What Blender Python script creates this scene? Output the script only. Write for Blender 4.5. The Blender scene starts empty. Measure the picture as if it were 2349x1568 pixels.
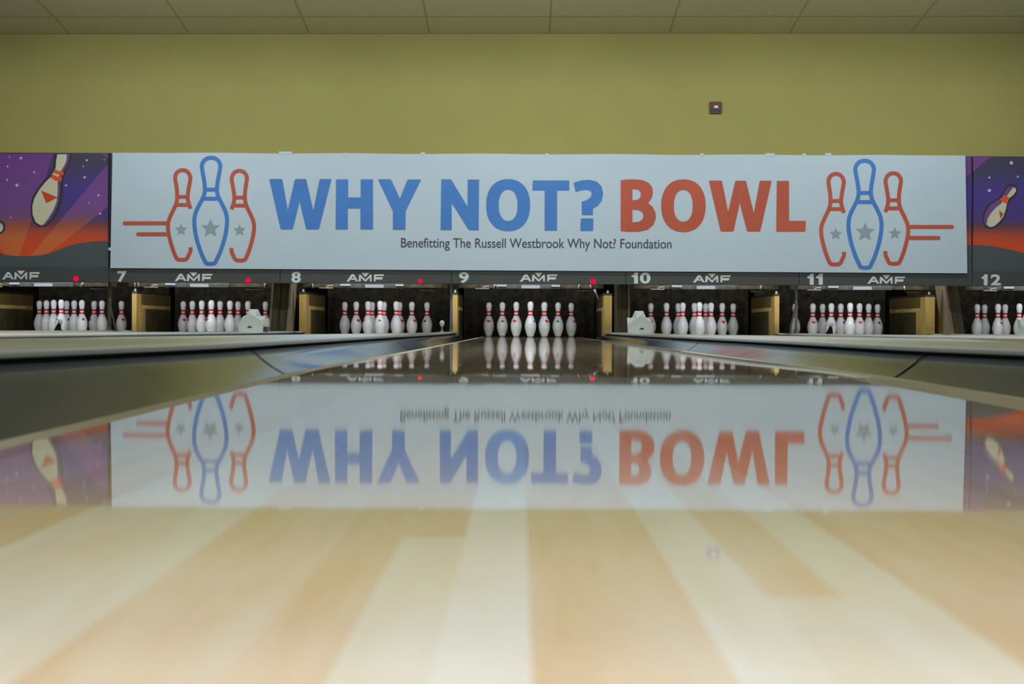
import bpy, bmesh, math, random
from mathutils import Matrix, Vector

random.seed(4)
scene = bpy.context.scene
COL = scene.collection

# ------------------------------------------------------------------ camera
F_PX = 3905.0                       # focal length in pixels of the 2349 x 1568 frame
CX, CY = 1174.5, 784.0
VPX, VPY, ROLL = 1191.0, 751.0, 10.0 / 2349
CAM = Vector((-0.12, 0.0, 0.102))
yc = Vector(((VPX - CX) / F_PX, (CY - VPY) / F_PX, -1)).normalized()   # lane direction seen in camera axes
xc = Vector((1, -ROLL, 0)); xc = (xc - yc * xc.dot(yc)).normalized()
zc = xc.cross(yc)
ROT = Matrix((xc, yc, zc))          # camera axes -> world axes
cam_data = bpy.data.cameras.new('camera')
cam = bpy.data.objects.new('camera', cam_data); COL.objects.link(cam)
cam.matrix_world = Matrix.Translation(CAM) @ ROT.to_4x4()
cam_data.sensor_width = 36.0
cam_data.lens = 36.0 * F_PX / 2349
cam_data.clip_start = 0.02; cam_data.clip_end = 100
cam_data.dof.use_dof = True
cam_data.dof.focus_distance = 17.2
cam_data.dof.aperture_fstop = 17
scene.camera = cam

# ------------------------------------------------------------------ world, exposure
world = bpy.data.worlds.new('world'); scene.world = world; world.use_nodes = True
bg = world.node_tree.nodes['Background']
bg.inputs[0].default_value = (0.97, 1.0, 0.95, 1); bg.inputs[1].default_value = 0.21
vs = scene.view_settings
vs.view_transform = 'Standard'; vs.look = 'None'; vs.gamma = 1; vs.use_curve_mapping = False
vs.exposure = 0.0
scene.cycles.max_bounces = 8
scene.cycles.use_denoising = True

# ------------------------------------------------------------------ lamps of the hall and added fill lights
def area(name, loc, size, energy, direction, color=(1, 1, 1)):
    d = bpy.data.lights.new(name, 'AREA'); d.shape = 'RECTANGLE'
    d.size, d.size_y = size; d.energy = energy; d.color = color
    o = bpy.data.objects.new(name, d); COL.objects.link(o)
    o.location = loc
    o.rotation_euler = Vector(direction).to_track_quat('-Z', 'Y').to_euler()
    return o
for x in (-3.4, 0.0, 3.4):
    area('hall_lamp', (x, 14.8, 3.08), (2.4, 0.3), 33, (0, 0.3, -1), (0.96, 1, 1))
    area('mid_lane_fill', (x, 6.0, 3.9), (1.8, 0.08), 74, (0, 0.75, -0.66), (1, 0.99, 0.94))  # added fill, aimed away from the lens, to lift the far boards
area('foreground_fill', (0, 0.1, 1.15), (1.4, 0.3), 30, (0, -0.6, -0.84), (1, 0.98, 0.98))  # added low fill just above the lens, brightens the nearest boards
for x in (-5.5, 5.5):
    area('side_fill', (x, -2.5, 1.8), (1.0, 0.8), 82, (-x, 5, -1.6), (1, 1, 0.97))  # added fill from both sides, brightens the divider caps

LANES = {6: -4.995, 7: -3.395, 8: -1.60, 9: 0.0, 10: 1.795, 11: 3.395, 12: 5.19}
for n, lx in LANES.items():         # the lamp over each pin deck, behind the mask
    area('pin_deck_lamp', (lx, 17.32, 0.72), (1.2, 0.06), 8.0, (0, 1, -0.35), (0.93, 0.97, 1))

# ------------------------------------------------------------------ helpers
def W(px, py, Y):
    """point on the upright plane at distance Y down the lanes seen at pixel (px, py)"""
    d = ROT @ Vector(((px - CX) / F_PX, (CY - py) / F_PX, -1))
    t = Y / d.y
    p = CAM + d * t
    return (p.x, p.z)

def srgb(r, g, b):
    def f(c):
        c /= 255
        return c / 12.92 if c <= 0.04045 else ((c + 0.055) / 1.055) ** 2.4
    return (f(r), f(g), f(b), 1)

MATS = {}
def mat(name, color, rough=0.6, noise=None, metal=0.0, bump=None, spec=0.5, emit=None):
    m = bpy.data.materials.new(name); m.use_nodes = True
    nt = m.node_tree; b = nt.nodes['Principled BSDF']
    b.inputs['Base Color'].default_value = color
    b.inputs['Roughness'].default_value = rough
    b.inputs['Metallic'].default_value = metal
    b.inputs['Specular IOR Level'].default_value = spec
    tc = nt.nodes.new('ShaderNodeTexCoord')
    if noise:
        sc, amt, stretch = noise
        mp = nt.nodes.new('ShaderNodeMapping'); mp.inputs['Scale'].default_value = stretch
        nz = nt.nodes.new('ShaderNodeTexNoise'); nz.inputs['Scale'].default_value = sc; nz.inputs['Detail'].default_value = 5
        rp = nt.nodes.new('ShaderNodeValToRGB')
        rp.color_ramp.elements[0].position = 0.3; rp.color_ramp.elements[1].position = 0.7
        rp.color_ramp.elements[0].color = tuple(c * (1 - amt) for c in color[:3]) + (1,)
        rp.color_ramp.elements[1].color = tuple(min(1, c * (1 + amt)) for c in color[:3]) + (1,)
        nt.links.new(tc.outputs['Object'], mp.inputs['Vector'])
        nt.links.new(mp.outputs['Vector'], nz.inputs['Vector'])
        nt.links.new(nz.outputs['Fac'], rp.inputs['Fac'])
        nt.links.new(rp.outputs['Color'], b.inputs['Base Color'])
    if bump:
        sc, strength, dist = bump
        nz2 = nt.nodes.new('ShaderNodeTexNoise'); nz2.inputs['Scale'].default_value = sc; nz2.inputs['Detail'].default_value = 3
        bp = nt.nodes.new('ShaderNodeBump'); bp.inputs['Strength'].default_value = strength; bp.inputs['Distance'].default_value = dist
        nt.links.new(tc.outputs['Object'], nz2.inputs['Vector'])
        nt.links.new(nz2.outputs['Fac'], bp.inputs['Height'])
        nt.links.new(bp.outputs['Normal'], b.inputs['Normal'])
    if emit:
        b.inputs['Emission Color'].default_value = emit[0]; b.inputs['Emission Strength'].default_value = emit[1]
    MATS[name] = m
    return m

def new_obj(name, mesh, parent=None):
    o = bpy.data.objects.new(name, mesh); COL.objects.link(o)
    if parent is not None:
        top = parent
        off = Vector(parent.location)
        while top.parent is not None:
            top = top.parent; off += Vector(top.location)
        mesh.transform(Matrix.Translation(-off))
        o.parent = parent
    return o

def mesh_obj(name, verts, faces, m, parent=None, smooth=False):
    me = bpy.data.meshes.new(name)
    me.from_pydata([tuple(v) for v in verts], [], faces); me.update()
    bm = bmesh.new(); bm.from_mesh(me)
    bmesh.ops.recalc_face_normals(bm, faces=bm.faces)
    bm.to_mesh(me); bm.free()
    if m: me.materials.append(m)
    if smooth:
        for p in me.polygons: p.use_smooth = True
    return new_obj(name, me, parent)

class MB:
    """collects shapes of one part"""
    def __init__(self): self.v = []; self.f = []
    def box(self, x0, x1, y0, y1, z0, z1):
        b = len(self.v)
        self.v += [(x0, y0, z0), (x1, y0, z0), (x1, y1, z0), (x0, y1, z0), (x0, y0, z1), (x1, y0, z1), (x1, y1, z1), (x0, y1, z1)]
        self.f += [tuple(b + i for i in q) for q in ((0, 3, 2, 1), (4, 5, 6, 7), (0, 1, 5, 4), (1, 2, 6, 5), (2, 3, 7, 6), (3, 0, 4, 7))]
        return self
    def hexa(self, front, back):
        """solid between two loops of equal length"""
        n = len(front); b = len(self.v)
        self.v += list(front) + list(back)
        self.f.append(tuple(b + i for i in range(n))); self.f.append(tuple(b + n + i for i in reversed(range(n))))
        for i in range(n):
            j = (i + 1) % n
            self.f.append((b + i, b + n + i, b + n + j, b + j))
        return self
    def tube(self, pts, r, seg=8):
        pts = [Vector(p) for p in pts]; rings = []
        for i, p in enumerate(pts):
            t = (pts[min(i + 1, len(pts) - 1)] - pts[max(i - 1, 0)]).normalized()
            a = t.orthogonal().normalized() if abs(t.z) > 0.9 else t.cross(Vector((0, 0, 1))).normalized()
            c = t.cross(a)
            rr = r[i] if isinstance(r, (list, tuple)) else r
            b = len(self.v)
            self.v += [tuple(p + (a * math.cos(2 * math.pi * k / seg) + c * math.sin(2 * math.pi * k / seg)) * rr) for k in range(seg)]
            rings.append(b)
        for a, b in zip(rings, rings[1:]):
            for k in range(seg):
                self.f.append((a + k, a + (k + 1) % seg, b + (k + 1) % seg, b + k))
        self.f.append(tuple(rings[0] + k for k in range(seg))); self.f.append(tuple(rings[-1] + k for k in reversed(range(seg))))
        return self
    def lathe(self, prof, cx=0, cy=0, seg=24, cap=True):
        rings = []
        for r, z in prof:
            b = len(self.v)
            self.v += [(cx + r * math.cos(2 * math.pi * k / seg), cy + r * math.sin(2 * math.pi * k / seg), z) for k in range(seg)]
            rings.append(b)
        for a, b in zip(rings, rings[1:]):
            for k in range(seg):
                self.f.append((a + k, a + (k + 1) % seg, b + (k + 1) % seg, b + k))
        if cap:
            self.f.append(tuple(rings[0] + k for k in reversed(range(seg)))); self.f.append(tuple(rings[-1] + k for k in range(seg)))
        return self
    def build(self, name, m, parent=None, smooth=False, bevel=0):
        o = mesh_obj(name, self.v, self.f, m, parent, smooth)
        if bevel:
            bm = bmesh.new(); bm.from_mesh(o.data)
            bmesh.ops.bevel(bm, geom=bm.edges[:], offset=bevel, segments=2, affect='EDGES', profile=0.5)
            bm.to_mesh(o.data); bm.free()
        return o

def tag(o, label, cat, group=None, kind=None):
    if label: o['label'] = label
    if cat: o['category'] = cat
    if group: o['group'] = group
    if kind: o['kind'] = kind
    return o

def thing(name, loc, label, cat, group=None):
    o = bpy.data.objects.new(name, None); COL.objects.link(o)
    o.location = loc; o.empty_display_size = 0.05
    return tag(o, label, cat, group)

def struct(o):
    o['kind'] = 'structure'; return o

def copy_tree(o, parent=None):
    c = o.copy(); COL.objects.link(c)
    if parent is not None: c.parent = parent
    for ch in list(o.children): copy_tree(ch, c)
    return c

def shape(name, loops, Y, m, parent=None, depth=0.001):
    """flat printed or cut-out shape: loops in pixels, filled with holes, on the plane Y"""
    cu = bpy.data.curves.new(name, 'CURVE'); cu.dimensions = '2D'; cu.fill_mode = 'BOTH'; cu.extrude = depth / 2
    for lp in loops:
        sp = cu.splines.new('POLY'); sp.points.add(len(lp) - 1); sp.use_cyclic_u = True
        for p, q in zip(sp.points, lp):
            x, z = W(q[0], q[1], Y); p.co = (x, z, 0, 1)
    t = bpy.data.objects.new(name, cu); COL.objects.link(t)
    return curve_to_mesh(t, name, Y, m, parent)

def curve_to_mesh(t, name, Y, m, parent):
    dg = bpy.context.evaluated_depsgraph_get(); dg.update()
    me = bpy.data.meshes.new_from_object(t.evaluated_get(dg))
    d = t.data; bpy.data.objects.remove(t); bpy.data.curves.remove(d)
    me.transform(Matrix(((1, 0, 0, 0), (0, 0, -1, Y), (0, 1, 0, 0), (0, 0, 0, 1))))
    me.materials.clear(); me.materials.append(m)
    me.name = name
    return new_obj(name, me, parent)

def stroke(pts, w, closed=False, caps=True):
    """outline loops (pixels) of a constant width line; returned as filled quads list"""
    n = len(pts); L = []; R = []
    P = [Vector((p[0], p[1])) for p in pts]
    for i in range(n):
        a = P[i - 1] if (closed or i > 0) else None
        b = P[(i + 1) % n] if (closed or i < n - 1) else None
        d1 = (P[i] - a).normalized() if a is not None else None
        d2 = (b - P[i]).normalized() if b is not None else None
        if d1 is None: d1 = d2
        if d2 is None: d2 = d1
        nrm = Vector((-(d1 + d2).y, (d1 + d2).x)).normalized()
        k = nrm.dot(Vector((-d1.y, d1.x)))
        nrm = nrm * (w / 2 / max(0.5, k))
        L.append(P[i] + nrm); R.append(P[i] - nrm)
    return L, R

def ribbons(name, items, Y, m, parent=None):
    """items: (points, width, closed, roundcap); one mesh of ribbons on plane Y"""
    v = []; f = []
    for q_, (pts, w, closed, cap) in enumerate(items):
        Yq = Y - .0004 * q_
        L, R = stroke(pts, w, closed)
        n = len(pts); b = len(v)
        for l, r in zip(L, R):
            x, z = W(l.x, l.y, Yq); v.append((x, Yq, z))
            x, z = W(r.x, r.y, Yq); v.append((x, Yq, z))
        for i in range(n if closed else n - 1):
            j = (i + 1) % n
            f.append((b + 2 * i, b + 2 * i + 1, b + 2 * j + 1, b + 2 * j))
        if cap:
            for q in ([pts[0]] if cap == 1 else [pts[0], pts[-1]]):
                b = len(v)
                for k in range(14):
                    x, z = W(q[0] + w / 2 * math.cos(k * math.pi / 7), q[1] + w / 2 * math.sin(k * math.pi / 7), Y)
                    v.append((x, Yq - .0002, z))
                f.append(tuple(range(b, b + 14)))
    return mesh_obj(name, v, f, m, parent)

def spline(pts, sub=5, closed=True):
    """smooth line through points (Catmull-Rom)"""
    out = []; n = len(pts)
    rng = range(n) if closed else range(n - 1)
    for i in rng:
        g = (lambda k: pts[k % n]) if closed else (lambda k: pts[max(0, min(n - 1, k))])
        p0, p1, p2, p3 = g(i - 1), g(i), g(i + 1), g(i + 2)
        for s in range(sub):
            t = s / sub
            out.append(tuple(0.5 * (2 * p1[a] + (p2[a] - p0[a]) * t + (2 * p0[a] - 5 * p1[a] + 4 * p2[a] - p3[a]) * t * t + (3 * p1[a] - p0[a] - 3 * p2[a] + p3[a]) * t ** 3) for a in (0, 1)))
    if not closed: out.append(tuple(pts[-1]))
    return out

def interp(x, xs, ys):
    if x <= xs[0]: return ys[0]
    for i in range(1, len(xs)):
        if x <= xs[i]:
            return ys[i - 1] + (ys[i] - ys[i - 1]) * (x - xs[i - 1]) / (xs[i] - xs[i - 1])
    return ys[-1]

# ------------------------------------------------------------------ materials
WALLM = mat('olive_wall_paint', srgb(178, 174, 108), 0.85, noise=(1.3, 0.05, (1, 1, 1)), bump=(60, 0.15, 0.002))
SIDEM = mat('hall_side_paint', srgb(140, 154, 166), 0.9)
DARKM = mat('dark_void', srgb(40, 34, 27), 0.9, noise=(9, 0.5, (1, 1, 1)))
FLOORM = mat('dark_floor', srgb(50, 48, 45), 0.8, noise=(5, 0.2, (1, 1, 1)))
CURTM = mat('pit_curtain_cloth', srgb(60, 54, 42), 0.95, noise=(14, 0.55, (1, 1, 1)))
GUTM = mat('gutter_plastic', srgb(62, 78, 92), 0.10, noise=(3, 0.08, (1, 0.3, 1)), spec=0.36, bump=(7, 0.12, 0.004))
CAPM = mat('divider_cap_plastic', srgb(240, 247, 240), 0.13, noise=(4, 0.06, (1, 0.2, 1)), spec=0.8)
SEAMM = mat('gutter_seam', srgb(30, 31, 32), 0.9, spec=0.1)
PINM = mat('pin_white', srgb(226, 230, 234), 0.3, noise=(18, 0.05, (1, 1, 1)))
REDM = mat('pin_red', srgb(205, 48, 66), 0.35)
MARKM = mat('pin_dark_mark', srgb(70, 74, 96), 0.4)
BASEM = mat('pin_base_shadow_grey', srgb(66, 66, 60), 0.5)  # base ring's grey, darkened to paint the shadow gap under each pin
KICKM = mat('kickback_board', srgb(206, 174, 98), 0.55, noise=(6, 0.25, (3, 1, 0.35)))
KICKO = mat('kickback_olive', srgb(118, 100, 52), 0.6, noise=(7, 0.3, (3, 1, 0.4)))
KICKL = mat('kickback_liner', srgb(84, 76, 46), 0.65, noise=(7, 0.3, (1, 1, 1)))
KICKD = mat('kickback_strip', srgb(228, 204, 130), 0.5, noise=(30, 0.2, (1, 3, 1)))
WOODD = mat('dark_post_wood', srgb(74, 68, 40), 0.6, noise=(9, 0.4, (4, 4, 0.35)))
WOODT = mat('pale_post_edge', srgb(140, 126, 104), 0.6, noise=(12, 0.25, (3, 3, 0.4)))
METAL = mat('machine_metal', srgb(74, 68, 52), 0.45, noise=(15, 0.5, (1, 1, 1)), metal=0.3)
BRIGHT = mat('machine_white', srgb(205, 212, 218), 0.4)
SWEEPM = mat('sweep_grey', srgb(58, 60, 54), 0.6, noise=(25, 0.5, (1, 1, 1)))
LABM = mat('machine_label', srgb(132, 138, 144), 0.5)
PALEM = mat('machine_grey', srgb(130, 130, 118), 0.45, noise=(20, 0.3, (1, 1, 1)))
RODM = mat('rod_steel', srgb(164, 172, 184), 0.35)
RODB = mat('rod_painted', srgb(128, 122, 106), 0.5)
FASCM = mat('fascia_charcoal', srgb(64, 70, 70), 0.5, noise=(2, 0.08, (1, 1, 1)))
COVM = mat('panel_charcoal', srgb(60, 64, 66), 0.5)
LETW = mat('lettering_white', srgb(206, 220, 226), 0.5)
DOTM = mat('indicator_red', (0.6, 0.0, 0.02, 1), 0.8, spec=0.0, emit=((1, 0.0, 0.03, 1), 1.4))
BANM = mat('banner_vinyl', srgb(186, 207, 224), 0.5, noise=(0.8, 0.03, (1, 1, 1)), bump=(1.6, 0.5, 0.02))
BLUEM = mat('banner_blue', srgb(60, 126, 206), 0.5, noise=(2, 0.08, (1, 1, 1)))
BREDM = mat('banner_red', srgb(184, 84, 60), 0.5, noise=(2, 0.08, (1, 1, 1)))
STARM = mat('banner_star_grey', srgb(140, 160, 174), 0.5)
INKM = mat('banner_ink', srgb(62, 74, 80), 0.5)
HOUSM = mat('sensor_plastic', srgb(202, 212, 212), 0.4)
BLACKM = mat('sensor_black', srgb(28, 30, 28), 0.4)
ALARMM = mat('alarm_red', srgb(104, 46, 40), 0.45)
LENSM = mat('alarm_lens', srgb(190, 215, 215), 0.2)
CREAM = mat('art_cream', srgb(205, 208, 180), 0.55)
ARTOUT = mat('art_outline', srgb(50, 46, 58), 0.55)
ARTSH = mat('art_violet', srgb(112, 74, 140), 0.55)
ARTOR = mat('art_orange', srgb(232, 84, 38), 0.55)
ARTRED = mat('art_red', srgb(206, 66, 20), 0.55)
ARTGR = mat('art_hill', srgb(72, 84, 90), 0.55)
ARTST = mat('art_star', srgb(205, 180, 214), 0.55)

def print_gradient(name, stops):
    """printed vertical colour bands of the mural, by height on the panel"""
    m = bpy.data.materials.new(name); m.use_nodes = True; nt = m.node_tree; b = nt.nodes['Principled BSDF']
    b.inputs['Roughness'].default_value = 0.55
    geo = nt.nodes.new('ShaderNodeTexCoord'); sep = nt.nodes.new('ShaderNodeSeparateXYZ')
    mr = nt.nodes.new('ShaderNodeMapRange'); rp = nt.nodes.new('ShaderNodeValToRGB')
    mr.inputs['From Min'].default_value = 0.67; mr.inputs['From Max'].default_value = 1.79
    nt.links.new(geo.outputs['Object'], sep.inputs[0]); nt.links.new(sep.outputs['Z'], mr.inputs['Value'])
    nt.links.new(mr.outputs['Result'], rp.inputs['Fac']); nt.links.new(rp.outputs['Color'], b.inputs['Base Color'])
    el = rp.color_ramp.elements
    while len(el) > 1: el.remove(el[-1])
    first = True
    for y, c in sorted(stops, key=lambda s: -s[0]):
        pos = (W(130, y, 16.62)[1] - 0.67) / 1.12
        if first: el[0].position = max(0, pos); el[0].color = srgb(*c); first = False
        else: el.new(min(1, max(0, pos))).color = srgb(*c)
    return m
SKYM = print_gradient('art_night_sky', [(352, (62, 64, 82)), (385, (64, 60, 100)), (430, (72, 56, 146)), (492, (70, 58, 132)), (512, (104, 62, 74)), (535, (190, 76, 44)), (560, (218, 76, 26)), (600, (222, 78, 24))])
RAYM = print_gradient('art_ray', [(352, (112, 62, 146)), (470, (118, 74, 150)), (495, (120, 78, 128)), (515, (160, 88, 66)), (545, (210, 108, 56)), (600, (214, 110, 56))])

def lane_material():
    m = bpy.data.materials.new('lane_maple'); m.use_nodes = True; nt = m.node_tree; b = nt.nodes['Principled BSDF']
    at = nt.nodes.new('ShaderNodeAttribute'); at.attribute_name = 'tone'; at.attribute_type = 'GEOMETRY'
    tc = nt.nodes.new('ShaderNodeTexCoord'); mp = nt.nodes.new('ShaderNodeMapping'); mp.inputs['Scale'].default_value = (22, 2.2, 1)
    nz = nt.nodes.new('ShaderNodeTexNoise'); nz.inputs['Scale'].default_value = 1.6; nz.inputs['Detail'].default_value = 4
    ma = nt.nodes.new('ShaderNodeMath'); ma.operation = 'MULTIPLY_ADD'; ma.inputs[1].default_value = 1.0
    sb = nt.nodes.new('ShaderNodeMath'); sb.operation = 'ADD'; sb.inputs[1].default_value = -0.5
    rp = nt.nodes.new('ShaderNodeValToRGB'); el = rp.color_ramp.elements
    el[0].position = 0.0; el[0].color = (0.74, 0.54, 0.30, 1)
    el[1].position = 1.0; el[1].color = (0.87, 0.87, 0.81, 1)
    e = el.new(0.35); e.color = (0.81, 0.67, 0.49, 1)
    e = el.new(0.7); e.color = (0.83, 0.79, 0.66, 1)
    L = nt.links.new
    L(tc.outputs['Object'], mp.inputs['Vector']); L(mp.outputs['Vector'], nz.inputs['Vector'])
    L(nz.outputs['Fac'], ma.inputs[0]); L(at.outputs['Fac'], ma.inputs[2]); L(ma.outputs[0], sb.inputs[0])
    L(sb.outputs[0], rp.inputs['Fac']); L(rp.outputs['Color'], b.inputs['Base Color'])
    b.inputs['Roughness'].default_value = 0.028
    b.inputs['IOR'].default_value = 1.47
    return m
LANEM = lane_material()
WORNM = mat('lane_edge_dry_maple', srgb(214, 209, 188), 0.5, noise=(3, 0.12, (6, 0.8, 1)), spec=0.25)

def ceiling_material():
    m = bpy.data.materials.new('ceiling_tiles'); m.use_nodes = True; nt = m.node_tree; b = nt.nodes['Principled BSDF']
    L = nt.links.new; N = nt.nodes.new
    b.inputs['Roughness'].default_value = 0.9
    tc = N('ShaderNodeTexCoord'); sp = N('ShaderNodeSeparateXYZ'); L(tc.outputs['Object'], sp.inputs[0])
    def line(out, off, size, wid):
        a = N('ShaderNodeMath'); a.operation = 'SUBTRACT'; a.inputs[1].default_value = off; L(out, a.inputs[0])
        d = N('ShaderNodeMath'); d.operation = 'DIVIDE'; d.inputs[1].default_value = size; L(a.outputs[0], d.inputs[0])
        r = N('ShaderNodeMath'); r.operation = 'ROUND'; L(d.outputs[0], r.inputs[0])
        s = N('ShaderNodeMath'); s.operation = 'SUBTRACT'; L(d.outputs[0], s.inputs[0]); L(r.outputs[0], s.inputs[1])
        ab = N('ShaderNodeMath'); ab.operation = 'ABSOLUTE'; L(s.outputs[0], ab.inputs[0])
        lt = N('ShaderNodeMath'); lt.operation = 'LESS_THAN'; lt.inputs[1].default_value = wid / size; L(ab.outputs[0], lt.inputs[0])
        return lt.outputs[0]
    lx = line(sp.outputs['X'], W(985, 79, 17.34)[0], 1.2192, 0.011)
    ly = line(sp.outputs['Y'], 17.34, 0.6096, 0.02)
    mx = N('ShaderNodeMath'); mx.operation = 'MAXIMUM'; L(lx, mx.inputs[0]); L(ly, mx.inputs[1])
    nz = N('ShaderNodeTexNoise'); nz.inputs['Scale'].default_value = 9; L(tc.outputs['Object'], nz.inputs['Vector'])
    r1 = N('ShaderNodeValToRGB'); r1.color_ramp.elements[0].color = srgb(184, 182, 152); r1.color_ramp.elements[1].color = srgb(198, 196, 168); L(nz.outputs['Fac'], r1.inputs['Fac'])
    mixn = N('ShaderNodeMix'); mixn.data_type = 'RGBA'; L(mx.outputs[0], mixn.inputs['Factor']); L(r1.outputs['Color'], mixn.inputs['A']); mixn.inputs['B'].default_value = srgb(166, 160, 122)
    L(mixn.outputs['Result'], b.inputs['Base Color'])
    return m
CEILM = ceiling_material()

# ------------------------------------------------------------------ the hall
XL, XR = -6.75, 6.75
WY = 17.34                           # wall above the masking units
def ceil_z(x, y): return 3.087 + 0.00442 * (x + 0.12) + 0.104 * (WY - y)
struct(mesh_obj('ceiling', [(XL, -4, ceil_z(XL, -4)), (XR, -4, ceil_z(XR, -4)), (XR, WY, ceil_z(XR, WY)), (XL, WY, ceil_z(XL, WY)),
                            (XL, -4, ceil_z(XL, -4) + .1), (XR, -4, ceil_z(XR, -4) + .1), (XR, WY, ceil_z(XR, WY) + .1), (XL, WY, ceil_z(XL, WY) + .1)],
                [(0, 1, 2, 3), (4, 7, 6, 5), (0, 4, 5, 1), (1, 5, 6, 2), (2, 6, 7, 3), (3, 7, 4, 0)], CEILM))
zl, zr = ceil_z(XL, WY), ceil_z(XR, WY)
struct(mesh_obj('wall_front', [(XL, WY, .95), (XR, WY, .95), (XR, WY, zr), (XL, WY, zl), (XL, WY + .12, .95), (XR, WY + .12, .95), (XR, WY + .12, zr + .1), (XL, WY + .12, zl + .1)],
                [(0, 1, 2, 3), (5, 4, 7, 6), (0, 4, 5, 1), (1, 5, 6, 2), (2, 6, 7, 3), (3, 7, 4, 0)], WALLM))
struct(MB().box(XL - .1, XL, -4, 20.7, -.25, 5.5).build('wall_left', SIDEM))
struct(MB().box(XR, XR + .1, -4, 20.7, -.25, 5.5).build('wall_right', SIDEM))
struct(MB().box(XL, XR, 20.6, 20.7, -.25, 1.4).build('wall_back', DARKM))
struct(MB().box(XL, XR, WY + .12, 20.6, 1.3, 1.4).build('trim_1', DARKM))
struct(MB().box(XL, XR, 7.5, 7.56, 3.748, 4.10).build('light_baffle', CEILM))  # unseen baffle, added to keep the mid-lane light off the upper wall
struct(MB().box(XL, XR, 16.70, WY, 1.735, 1.775).build('trim_2', WALLM))
struct(MB().box(XL, XR, -4, 20.6, -.25, -.16).build('floor', FLOORM))

# ------------------------------------------------------------------ lanes
KY = [.3, 1.0, 1.8, 2.6, 3.4, 3.8, 4.1, 4.5, 5.2, 6.5, 9, 13, 18.1]
KS = [.00504, .00318, .00451, .00627, .00029, -.00165, -.00252, -.0024, -.00212, -.00173, -.00126, -.001, -.00084]
Z0 = .00603
STEP = 0.02
_zt = [Z0]; _yy = .3
while _yy < 18.1:                    # the lane bed is not dead flat: heights from its gentle slopes
    _zt.append(_zt[-1] + STEP * interp(_yy + STEP / 2, KY, KS)); _yy += STEP
ZEND = _zt[int((18.1 - .3) / STEP)]
def lane_z(y):
    if y <= .3: return Z0 + (y - .3) * KS[0]
    k = (min(y, 18.1) - .3) / STEP; i = min(int(k), len(_zt) - 2)
    return _zt[i] + (_zt[i + 1] - _zt[i]) * (k - i) - ZEND * min(1, y / 18.1)

BW = 0.0278; BX0 = -0.116            # board width, and the joint just right of the lens
TONES = {-1: (1.0,), -2: (.72, .74, .28), -3: (.28,), -4: (.40,), -5: (.30,), -6: (.74,), -7: (.62,), -8: (.66,), -9: (.12,), -10: (.24,), -11: (.4,),
         0: (.30,), 1: (.34,), 2: (.84,), 3: (.72, .563, .38), 4: (.74,), 5: (.24,), 6: (.30,), 7: (.18,), 8: (.28,), 9: (.36,)}
def make_lane(name, fine):
    half = 0.533
    ks = [k for k in range(-40, 41) if -half < BX0 + k * BW < half]
    edges = [-half] + [BX0 + k * BW for k in ks] + [half]
    idx = [ks[0] - 1] + ks
    ys = []
    y = -1.2
    while y < 19.55:
        ys.append(y)
        y += (0.04 if y < 6 else 0.08) if fine else 0.6
    ys.append(19.55)
    v, f, tone, worn = [], [], [], []
    rnd = random.Random(9)
    for b in range(len(edges) - 1):
        x0, x1 = edges[b], edges[b + 1]
        t = TONES.get(idx[b], (rnd.uniform(.15, .75),))
        if b in (0, len(edges) - 2): t = (.62,)
        ph = [(rnd.uniform(0, 6.28), rnd.uniform(7, 15)) for _ in range(3)]
        base = len(v)
        for y in ys:
            z = lane_z(y)
            if fine: z += sum(0.000007 * math.sin(p + w * y) for p, w in ph)
            v += [(x0, y, z), (x1, y, z)]
        for i in range(len(ys) - 1):
            f.append((base + 2 * i, base + 2 * i + 1, base + 2 * i + 3, base + 2 * i + 2))
            tone.append(t[0] if len(t) == 1 or ys[i] < t[1] else t[2])
            nr = len(edges) - 2 - b
            worn.append(1 if b == 0 or nr < (4 if ys[i] < 3.2 - .12 * nr else 2 if ys[i] < 6.5 else 1) else 0)
    nb = len(f)
    # underside and edges of the lane bed
    for xa in (-half, half):
        base = len(v)
        for y in ys: v += [(xa, y, lane_z(y)), (xa, y, lane_z(y) - .09)]
        for i in range(len(ys) - 1):
            q = (base + 2 * i, base + 2 * i + 1, base + 2 * i + 3, base + 2 * i + 2)
            f.append(q if xa > 0 else q[::-1]); tone.append(.62)
    base = len(v)
    v += [(-half, ys[0], -.09), (half, ys[0], -.09), (half, ys[-1], -.09), (-half, ys[-1], -.09)]
    f.append((base + 3, base + 2, base + 1, base)); tone.append(.3)
    me = bpy.data.meshes.new(name); me.from_pydata(v, [], f); me.update()
    at = me.attributes.new('tone', 'FLOAT', 'FACE')
    at.data.foreach_set('value', tone)
    me.materials.append(LANEM); me.materials.append(WORNM)
    for i, p in enumerate(me.polygons):
        p.use_smooth = i < nb
        p.material_index = worn[i] if i < nb else 0
    return me

GROUP_LANES = 'bowling lanes side by side'
lane9 = new_obj('bowling_lane', make_lane('bowling_lane', True))
tag(lane9, 'glossy striped maple lane 9 filling the foreground and mirroring the banner', 'bowling lane', GROUP_LANES)
plain = make_lane('bowling_lane_plain', False)
NEAR = {6: 'leftmost', 7: "under the banner's left emblem", 8: 'under the letters WHY', 9: 'on the foreground lane',
        10: 'under the letters BOWL', 11: "under the banner's right emblem", 12: 'rightmost'}
RACKN = {n: ('the %s rack' % w if n in (6, 12) else 'the rack ' + w) for n, w in NEAR.items()}
for n, lx in LANES.items():
    if n == 9: continue
    o = new_obj('bowling_lane', plain); o.location = (lx, 0, 0)
    tag(o, 'maple bowling lane carrying ' + RACKN[n], 'bowling lane', GROUP_LANES)

# cap heights along the lanes
def cap_lo(y): return interp(y, [0, 1, 2.1, 3.8, 6.5, 13, 18], [.068, .064, .0585, .050, .0475, .037, .033])
def cap_hi(y): return interp(y, [0, 1, 2.2, 4.9, 11.5, 18], [.090, .088, .085, .079, .064, .057])

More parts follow.
